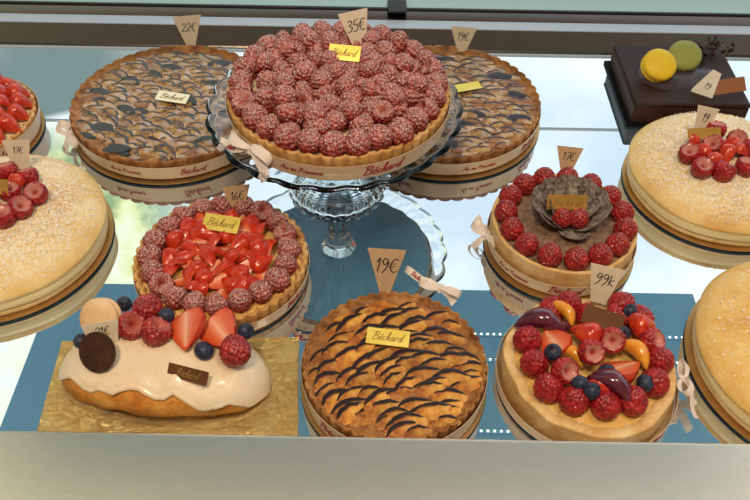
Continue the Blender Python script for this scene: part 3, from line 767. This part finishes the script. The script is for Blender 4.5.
band('ribbon', 'thin cream ribbon around the mixed fruit tart with a bow at its right', cB, RB+.0036, RB+.0036, .001, .011, [('B^chard', 35, .0075, 0)],
     dict(pos=(RB+.008, -.008, .016), rot=(.7, .2, 1.35), size=.017, tails=(1.5, 2.2), ang=(250, 215)))

# ---- left strawberry tart (half out of the picture)
hL = .026
cL, RL = centre(-39, 116, 142, hL)
board(None, RL+.004, 'round gold board under the strawberry tart at the far left edge', centre=cL)
Lt = thing('whole_strawberry_tart', 'glazed strawberry tart cut off by the left edge, behind the big brioche cake', 'tart', (cL.x, cL.y, cL.z))
crust(Lt, RL, hL, M['crust'], 40, .0014, fill=.006)
disc(Lt, RL-.006, hL-.005, .006, M['cream'])
rnd = random.Random(21)
for ring, (r, n) in enumerate(((RL-.014, 20), (RL-.032, 14), (RL-.050, 8), (.006, 2))):
    for i in range(n):
        a = 2*PI*(i+.5*ring)/n
        s = .032*rnd.uniform(.9, 1.1)
        inst('strawberry_half', ST_HALF, Lt, (r*math.cos(a), r*math.sin(a), hL+.004+.005*ring), (rnd.uniform(-.5, .5), .55+rnd.uniform(-.2, .2), a+PI+PI), (s, s*.85, s*.85))
inst('strawberry_half', ST_HALF, Lt, (.030, .034, hL+.020), (0, -1.1, 0), .036)
band('ribbon', 'pale ribbon around the strawberry tart at the far left', cL, RL*.967+.0012, RL+.002, .003, .024, [('B^chard', 48, .008, 0)])

# ================================================================== CREAM FILLED BRIOCHE CAKES
def brioche(px, py, R,  label, blabel, mat, sugar, h=.048, seed=0, name='cream_filled_brioche'):
    c = at(px, py, BT); c.z = BT
    board(None, R, blabel, centre=c)
    t = thing(name, label, 'cake', (c.x, c.y, BT))
    Rc = R+.0005
    def rf(k): return lambda i, a, r, z: r*(1+k*nz(math.cos(a)*2.2, math.sin(a)*2.2, z*30+seed))
    mb = MB(); mb.lathe([(Rc*.5, 0), (Rc*.90, 0), (Rc*.945, .002), (Rc*.955, .005), (Rc*.95, .0085), (Rc*.5, .009)], 128, rf=rf(.015)); mb.build('brioche_base', M['crumb'], t, auto=60)
    mb = MB(); mb.lathe([(Rc*.5, .0085), (Rc*.94, .0085), (Rc*.965, .011), (Rc*.972, .0165), (Rc*.96, .0215), (Rc*.5, .022)], 128, rf=rf(.018)); mb.build('cream_layer', M['custard_cream'], t, auto=60)
    mb = MB(); prof = [(Rc*.5, .020), (Rc*.93, .0205), (Rc*.965, .0215)]
    def ztop(q): return .0225+(h-.0225)*max(0, 1-(q/.985)**2.7)**.62
    for q in (.98, .972, .96, .945, .925, .90, .87, .83, .78, .72, .65, .57, .48, .38, .27, .15, .05): prof.append((Rc*q, ztop(q)))
    mb.lathe(prof, 160, rf=rf(.02), zf=lambda i, a, r, z: z+.0012*nz(r*math.cos(a)*25, r*math.sin(a)*25, seed)*(z > .025)); mb.build('brioche_top', M[mat], t, auto=None)
    if sugar:
        rnd = random.Random(seed); mb = MB()
        for _ in range(sugar):
            rr_ = Rc*.93*math.sqrt(rnd.random()); a = rnd.uniform(0, 2*PI); x, y = rr_*math.cos(a), rr_*math.sin(a)
            q = rr_/Rc
            z = ztop(q)
            if rnd.random() < max(0, (q-.6)*1.9): continue
            s = rnd.uniform(.0005, .0012); 
            b = [mb.vert((x+s*rnd.uniform(-1.6, 1.6), y+s*rnd.uniform(-1.6, 1.6), z+s*rnd.uniform(-.6, 1.6))) for _k in range(4)]
            mb.face((b[0], b[1], b[2])); mb.face((b[0], b[2], b[3])); mb.face((b[0], b[3], b[1])); mb.face((b[1], b[3], b[2]))
        g = mb.build('sugar_grains', M['sugar'], t, smooth=False, auto=None); g['kind'] = 'stuff'
    return t, c
HC = .048
K1, cK1 = brioche(3, 241, .116, 'big sugared brioche cake filled with cream at the left, raspberries on its centre', 'round gold board under the cream brioche cake at the left', 'brioche', 9000, seed=1)
K2, cK2 = brioche(716, 185, .108, 'sugared brioche cake filled with cream at the right, topped with raspberries, below the chocolate cake', 'round gold board under the raspberry topped brioche cake at the right', 'brioche', 9000, seed=2)
K3, cK3 = brioche(814, 366, .119, 'plain golden brioche cake with no fruit at the lower right corner', 'round gold board under the plain brioche cake at the lower right', 'brioche_bare', 2500, h=.056, seed=3)
def cluster(t, c, pts, z, seed, sz=.0118):
    rnd = random.Random(seed)
    for i, (x, y, k) in enumerate(pts):
        if k == 'r': put('raspberry', R_RED[0] if i % 2 else R_RED[3], t, c, x, y, z+.007, (rnd.uniform(.1, .6), rnd.uniform(-.3, .3), i), sz*rnd.uniform(.95, 1.08))
        else: put('strawberry_piece', ST_WEDGE, t, c, x, y, z+.006, (rnd.uniform(-.8, .8), .3, i*1.7), .026)
zT = BT+HC
cluster(K2, cK2, [(689,154,'r'),(702,168,'r'),(724,171,'r'),(746,167,'r'),(716,130,'r'),(713,146,'r'),(737,140,'r'),(752,150,'r'),(691,140,'s'),(700,152,'s'),(727,156,'s'),(741,153,'s'),(712,160,'s'),(729,146,'s')], zT, 4)
cluster(K1, cK1, [(36,194,'r'),(20,208,'r'),(3,217,'r'),(28,177,'r'),(7,172,'r'),(-16,214,'r'),(-20,178,'r'),(10,192,'r'),(-34,196,'r'),(-6,190,'s'),(15,186,'s'),(-10,204,'s')], zT, 5)

# ================================================================== CHOCOLATE CAKE with macarons
hX = .030
p1, p2, p3, p4 = at(616, 46, hX+BT), at(722, 44, hX+BT), at(747, 104, hX+BT), at(635, 104, hX+BT)
cx, cy = (p1.x+p2.x+p3.x+p4.x)/4, (p1.y+p2.y+p3.y+p4.y)/4
w2, d2 = ((p3.x-p4.x)+(p2.x-p1.x))/4, ((p1.y+p2.y)-(p3.y+p4.y))/4
mb = MB(); mb.box(-w2-.006, w2+.006, -d2-.006, d2+.006, 0, BT)
o = mb.build('cake_board', M['black'], smooth=False, auto=None, loc=(cx, cy, 0)); tag(o, 'black square board under the chocolate cake', 'cake board')
X = thing('chocolate_cake', 'square dark chocolate cake at the back right corner', 'cake', (cx, cy, BT))
mb = MB(); mb.box(-w2, w2, -d2, d2, 0, hX*.80); mb.build('sponge', M['choc_side'], X, auto=30, bevel=.0012)
mb = MB(); mb.box(-w2-.0012, w2+.0012, -d2-.0012, d2+.0012, hX*.80, hX); mb.build('glaze', M['choc'], X, auto=30, bevel=.003)
# chocolate dollop under the macarons
mb = MB(); rows = []
for i in range(7):
    q = i/6; rows.append([((.052*math.cos(a)*(1-q*.8)+.010*math.cos(2*a)*(1-q)), (.026+.004*math.sin(3*a))*math.sin(a)*(1-q*.7), .007*math.sin(q*PI/2)) for a in [2*PI*j/48 for j in range(48)]])
ids = mb.grid(rows, close_u=True); mb.face(ids[0][::-1]); mb.face(ids[-1])
q = rel(cK2*0+Vector((cx, cy, BT)), 672, 76, hX+BT, BT); mb.build('chocolate_swirl', pm('milk chocolate cream', [(.3, (.035,.022,.028)), (.7, (.075,.055,.065))], 60, .3), X, auto=60, loc=q, rot=(0, 0, .12))
q = rel(Vector((cx, cy, BT)), 705, 52, hX+BT, BT)
mb = MB(); rnd = random.Random(9)
for k in range(60):
    a = rnd.uniform(0, 6.28); r = .022*math.sqrt(rnd.random()); s = rnd.uniform(.002, .005)
    n0 = len(mb.v); mb.box(-s, s, -s*.5, s*.5, -.0004, .0004)
    mb.xform(Matrix.Translation((r*math.cos(a)*1.6, r*math.sin(a), .003+rnd.uniform(0, .008))) @ Euler((rnd.uniform(-1, 1), rnd.uniform(-1, 1), a)).to_matrix().to_4x4(), n0)
o = mb.build('chocolate_shavings', M['choc_disc'], X, smooth=False, auto=None, loc=q); o['kind'] = 'stuff'
def macaron(parent, name, loc, rot, r, mat, fill='mac_fill'):
    e = bpy.data.objects.new(name, None); COL.objects.link(e); e.parent = parent; e.location = loc; e.rotation_euler = rot
    for sg in (1, -1):
        mb = MB(); pr = [(r*.5, .0012), (r*.94, .0012), (r*1.0, .0020), (r*.97, .0032), (r*1.0, .004)]
        for k in range(1, 9): a = PI/2*k/9; pr.append((r*math.cos(a)**.7, .004+r*.34*math.sin(a)))
        mb.lathe(pr, 56, rf=lambda i, t, rr_, z: rr_*(1+(.015*nz(math.cos(t)*12, math.sin(t)*12, i) if i < 4 else 0)))
        if sg < 0: mb.xform(Matrix.Scale(-1, 4, (0, 0, 1)))
        mb.build('shell', mat, e, auto=50)
    mb = MB(); mb.lathe([(r*.5, -.0018), (r*.93, -.0018), (r*.95, 0), (r*.93, .0018), (r*.5, .0018)], 48); mb.build('filling', M[fill], e, auto=50)
    return e
cx3 = Vector((cx, cy, BT))
macaron(X, 'macaron', rel(cx3, 658.5, 66, hX+BT+.016, BT), (.55, .05, 0), 17/ppm(658, 66, .05), M['mac_y'])
macaron(X, 'macaron', rel(cx3, 684, 57, hX+BT+.016, BT), (.5, -.15, 0), 16.5/ppm(684, 57, .05), M['mac_g'])

# ================================================================== ICED CHOUX on gold board
zb = .0015
co = [at(62, 341, zb), at(299, 337, zb), at(298, 440, zb), at(36, 434, zb)]
cc = sum(co, Vector())/4
mb = MB(); mb.prism([((p-cc).x, (p-cc).y) for p in (co[3], co[2], co[1], co[0])], 0, zb)
o = mb.build('foil_board', M['goldfoil'], smooth=False, auto=None, loc=(cc.x, cc.y, 0)); tag(o, 'rectangular embossed gold foil board under the iced choux loaf', 'cake board')
ez = zb
ec = at(166, 382, ez)
EC = thing('iced_choux_cake', 'long iced choux cake with berries on a gold foil board', 'pastry', (ec.x, ec.y, ez), rz=rad(-4))
EL, EW, EH = 104/ppm(166, 360, .02), .047, .049
def ebody(s, ph, off=0):
    """s -1..1 along, ph 0..pi over the top from front(-y) to back, body radius"""
    e = max(.0, 1-abs(s)**2.6)**.5
    w = (EW*(.93+.05*nz(s*3, 1.5)+.04*s)+off*.7)*e; h = (EH*(.95-.04*s+.08*nz(s*2.5, 4.4))+off)*e
    x = s*(EL+off)
    return x, w, h
rows = []; NS = 40
for i in range(NS+1):
    s = -math.cos(PI*i/NS); s = max(-.9995, min(.9995, s)); x, w, h = ebody(s, 0); row = []
    for j in range(40):
        a = 2*PI*j/40; yy = w*math.copysign(abs(math.cos(a))**.85, math.cos(a)); sz = math.sin(a)
        z = (h*.42+h*.58*sz) if sz > 0 else h*.42*(1-abs(sz)**.8*.98)
        lowf = max(0, -yy/max(w, 1e-4))*(1 if sz < .5 else 0)
        k = 1+.05*nz(x*55, a*1.3, 2.0)+.035*nz(x*140, a*3, 5)+.06*lowf*(.6+nz(x*30, 9.1))
        row.append((x, yy*k, max(0.0003, z*k)))
    rows.append(row)
mb = MB(); ids = mb.grid(rows, close_u=True); mb.face(ids[0][::-1]); mb.face(ids[-1]); mb.build('choux', M['choux'], EC, auto=None)
rows = []
for i in range(NS+1):
    s = -math.cos(PI*i/NS); s = max(-.9995, min(.9995, s)); x, w, h = ebody(s, 0, .0025); row = []
    f = -.02+.38*nz(s*4.5, 7.7)+.18*nz(s*12, 1.2)-.12*s; b = -.25+.3*nz(s*4, 3.1)
    n = 34
    f = .40+.45*nz(s*4.0, 7.7)+.22*nz(s*11, 1.2)-.33*s
    for j in range(n+1):
        ang = (PI-f)+(b+.1-(PI-f))*j/n
        yy = w*math.copysign(abs(math.cos(ang))**.85, math.cos(ang)); sz = math.sin(ang)
        z = (h*.42+h*.58*sz) if sz > 0 else h*.42*(1-abs(sz)**.8*.98)
        thick = 1.0 if 0 < j < n else .86
        if j in (1, n-1): thick = 1.03
        k = (1+.05*nz(x*45, ang*1.3, 2.0)+.03*nz(x*110, ang*3, 6.0))*thick
        row.append((x, yy*k, max(.002, z*k)))
    rows.append(row)
mb = MB(); mb.grid(rows); 
o = mb.build('icing', M['icing'], EC, auto=None)
so = o.modifiers.new('s', 'SOLIDIFY'); so.thickness = .002; so.offset = -1
ecl = Matrix.Rotation(rad(4), 3, 'Z')
def rele(px, py, z): p = at(px, py, z)-Vector((ec.x, ec.y, ez)); return ecl @ p
def pute(name, me, px, py, z, rot, sc): return inst(name, me, EC, rele(px, py, z), rot, sc)
zt = ez+EH
for i, (x, y, s, z) in enumerate([(147,309,.0142,.004),(131,326,.0135,.004),(156,332,.0135,.006),(235,350,.0138,.002)]):
    pute('raspberry', R_LIGHT[1] if i in (0, 3) else R_LIGHT[3], x, y, zt+z, (.7, .2*(i-1), i), s)
for i, (x, y, rz, tl) in enumerate([(186,329,-1.25,.5),(220,331,-.85,.4)]):
    pute('strawberry_half', ST_HALF, x, y, zt+.004, (PI-.55, 0, rz), (.040, .036, .030)) if False else pute('strawberry_half', STC, x, y, zt+.004, (.55, 0, rz), .038) if 'STC' in globals() else None
# halves with the cut face upward
def straw_up():
    me = ST_HALF.copy(); me.transform(Matrix.Rotation(PI, 4, 'X')); return me
STC = straw_up()
pute('strawberry_half', STC, 186, 330, zt+.009, (.55, .1, -1.35), (.043, .044, .040)); pute('strawberry_half', STC, 221, 331, zt+.007, (.5, -.1, -.85), (.043, .044, .040))
for i, (x, y, s, z) in enumerate([(124,304,.0072,.004),(246,331,.0076,.004),(204,351,.0088,.0),(166,316,.0080,.005),(81,341,.0070,-.004)]):
    pute('blueberry', BLUE, x, y, zt+z, (.8, .2*i, i), s)
macaron(EC, 'macaron', rele(101, 318, zt+.010), (.75, -.1, -.1), 20/ppm(101, 318, .05), M['mac_b'])
mb = MB(); r = 20.5/ppm(98, 352, .05); mb.lathe([(r*.5, 0), (r*.98, 0), (r, .001), (r*.98, .0022), (r*.5, .0024)], 64, rf=lambda i, t, a, z: a*(1+.012*nz(math.cos(t)*4, math.sin(t)*4, 3)))
mb.build('chocolate_disc', M['choc_disc'], EC, auto=50, loc=rele(98, 352, zt+.007), rot=(.80, -.30, 0))

# ================================================================== CARDS AND PLAQUES
zg = zG+BT+hG
card('price card reading 22 euros 5 at the rear of the back left fruit tart', 191, 45, hE, 28, 28, 9, '22E', yaw=4, tsize=.27)
card('slanted price card reading 35 euros in the large raised raspberry tart', 360, 48, zg+.010, 36, 30, 12, '35E', yaw=10, roll=-8, tsize=.30)
card('price card reading 19 euros on the brown tart behind the stand', 461.5, 51, hE, 23, 26, 9, '19E', yaw=-4)
card('brown price card reading 16 euros at the rear of the strawberry tart', 239, 211, hD+BT+.004, 25, 28, 10, '16E', mat='wood', yaw=5)
card('wooden price card reading 17 euros on the chocolate raspberry tart', 566, 171, hC+BT+.003, 24, 26, 11, '17E', mat='wood')
card('wooden price card reading 19 euros at the rear of the golden tart', 385, 290, hA+BT, 40, 38, 12, '19E', mat='wood', yaw=-3, wd=.08)
card('price card reading 99 k above the mixed fruit tart', 599, 299, hB+BT+.012, 33, 33, 17, '99k', yaw=-5, mat='card', wd=.08)
card('pale price card in the left cream brioche cake', 21, 166, zT+.002, 26, 27, 16, '17E', yaw=-10, tsize=.25)
card('twisted price card in the right cream brioche cake', 699, 134, zT+.002, 27, 26, 11, '19', mat='card', yaw=28, roll=18, tsize=.3)
card('white pointed price card leaning on the chocolate cake', 702, 94, hX+BT+.001, 25, 9, 22, '19', mat='paper', yaw=-20, roll=12, tsize=.25, tdv=.35)
card('price card tucked between the macaron and chocolate disc on the iced choux', 104, 340, zt+.002, 18, 36, 28, '21E', mat='card', yaw=0, tsize=.45, tdv=.5)
plaque('pale gleaming plaque on the back left fruit tart', 172.5, 97.5, hE+BT+.004, 33, 9, 'plaque_p', yaw=-12, tilt=8, text='B^chard')
plaque('yellow gold plaque on the large raspberry tart', 344.5, 53, zg+.026, 32, 15, 'plaque', yaw=-8, tilt=35)
plaque('yellow gold plaque on the strawberry tart', 221.5, 223.5, hD+BT+.020, 37, 16, 'plaque', yaw=-11, tilt=22)
plaque('gold plaque on the golden tart in front', 388, 337.5, hA+BT+.004, 43, 16, 'plaque', yaw=-7, tilt=15)
plaque('bronze gold plaque leaning on the chocolate curls', 567, 202, hC+BT+.026, 40, 15, 'plaque_o', yaw=0, tilt=60)
plaque('dark chocolate plaque on the mixed fruit tart', 603, 319, hB+BT+.026, 40, 19, 'plaque_c', yaw=-24, tilt=30, text='', )
plaque('dark bronze plaque on the front of the iced choux', 188, 374, ez+EH*.90+.004, 43, 14, 'plaque_c', yaw=-15, tilt=48, ink='gold')
plaque('olive plaque beside the raspberries on the left brioche', 1, 187, zT+.018, 14, 15, 'plaque_o', yaw=0, tilt=50, text='')
plaque('bronze plaque tucked in the raspberries on the right brioche', 704, 133, zT+.018, 34, 10, 'plaque_o', yaw=5, tilt=45, text='')
plaque('copper plaque leaning on the right of the chocolate cake', 728, 86, hX+BT+.008, 38, 14, 'plaque_b', yaw=14, tilt=45, text='')
plaque('gold plaque tip showing on the brown tart behind the stand', 468, 87, hE+BT+.004, 26, 7, 'plaque', yaw=18, tilt=10, text='')

# ================================================================== LIGHT
w = bpy.data.worlds.new('world'); S.world = w; w.use_nodes = True; nt = w.node_tree
bg = nt.nodes['Background']
tc = N(nt, 'ShaderNodeTexCoord'); sx = N(nt, 'ShaderNodeSeparateXYZ'); nt.links.new(tc.outputs['Generated'], sx.inputs[0])
X_, Y_, Z_ = sx.outputs
az = math_(nt, 'ARCTAN2', X_, Y_)
el = math_(nt, 'ARCSINE', Z_)
def sstep(v, a, b):
    r = N(nt, 'ShaderNodeMapRange', interpolation_type='SMOOTHSTEP'); r.inputs[1].default_value = a; r.inputs[2].default_value = b; nt.links.new(v, r.inputs[0]); return r.outputs[0]
def wn(scale, detail=3):
    n = N(nt, 'ShaderNodeTexNoise'); n.inputs['Scale'].default_value = scale; n.inputs['Detail'].default_value = detail; nt.links.new(tc.outputs['Generated'], n.inputs['Vector']); return n.outputs[0]
sky = rampn(nt, wn(5, 4), [(.35, (.72,.86,1.0)), (.5, (.92,1.03,1.10)), (.65, (1.1,1.15,1.15))])
fol = rampn(nt, wn(13, 5), [(.34, (.36,.50,.24)), (.41, (.90,.95,.45)), (.50, (1.05,1.08,.85)), (.65, (1.0,1.08,1.05))])
fm = math_(nt, 'MULTIPLY', math_(nt, 'SUBTRACT', 1.0, sstep(az, rad(-24), rad(-13))), sstep(el, rad(33), rad(37)))
c = mixc(nt, fm, sky, fol)
gm = math_(nt, 'MULTIPLY', math_(nt, 'SUBTRACT', 1.0, sstep(az, rad(-20), rad(-14))), math_(nt, 'SUBTRACT', 1.0, sstep(el, rad(33.6), rad(34.2))))
c = mixc(nt, gm, c, rampn(nt, wn(6, 3), [(.4, (.22,.29,.28)), (.6, (.36,.42,.39))]))
c = mixc(nt, sstep(Y_, .05, .25), (.20, .155, .11), c)
c = mixc(nt, sstep(el, rad(54), rad(60)), c, (.40, .30, .20))
c = mixc(nt, sstep(el, rad(-2), rad(4)), (.30, .32, .34), c)
nt.links.new(c, bg.inputs[0]); bg.inputs[1].default_value = 1.1
def area(name, loc, target, size, e, col, sy=None):
    l = bpy.data.lights.new(name, 'AREA'); l.energy = e; l.color = col; l.size = size
    if sy: l.shape = 'RECTANGLE'; l.size_y = sy
    o = bpy.data.objects.new(name, l); COL.objects.link(o); o.location = loc
    o.rotation_euler = (Vector(target)-Vector(loc)).to_track_quat('-Z', 'Y').to_euler(); return o
area('shop_ceiling_lamp', (-.25, -.25, 1.9), (0, .6, 0), .28, 21, (1, .80, .57))
area('shop_ceiling_lamp', (.6, .2, 1.9), (.1, .6, 0), .25, 9, (1, .84, .64))
vs = S.view_settings; vs.view_transform = 'Standard'; vs.look = 'None'; vs.exposure = 0; vs.gamma = 1; vs.use_curve_mapping = False
S.cycles.use_denoising = True
try: S.cycles.denoiser = 'OPENIMAGEDENOISE'
except Exception: pass
S.cycles.sample_clamp_indirect = 6
S.cycles.max_bounces = 12; S.cycles.transmission_bounces = 12
S.cycles.blur_glossy = .5
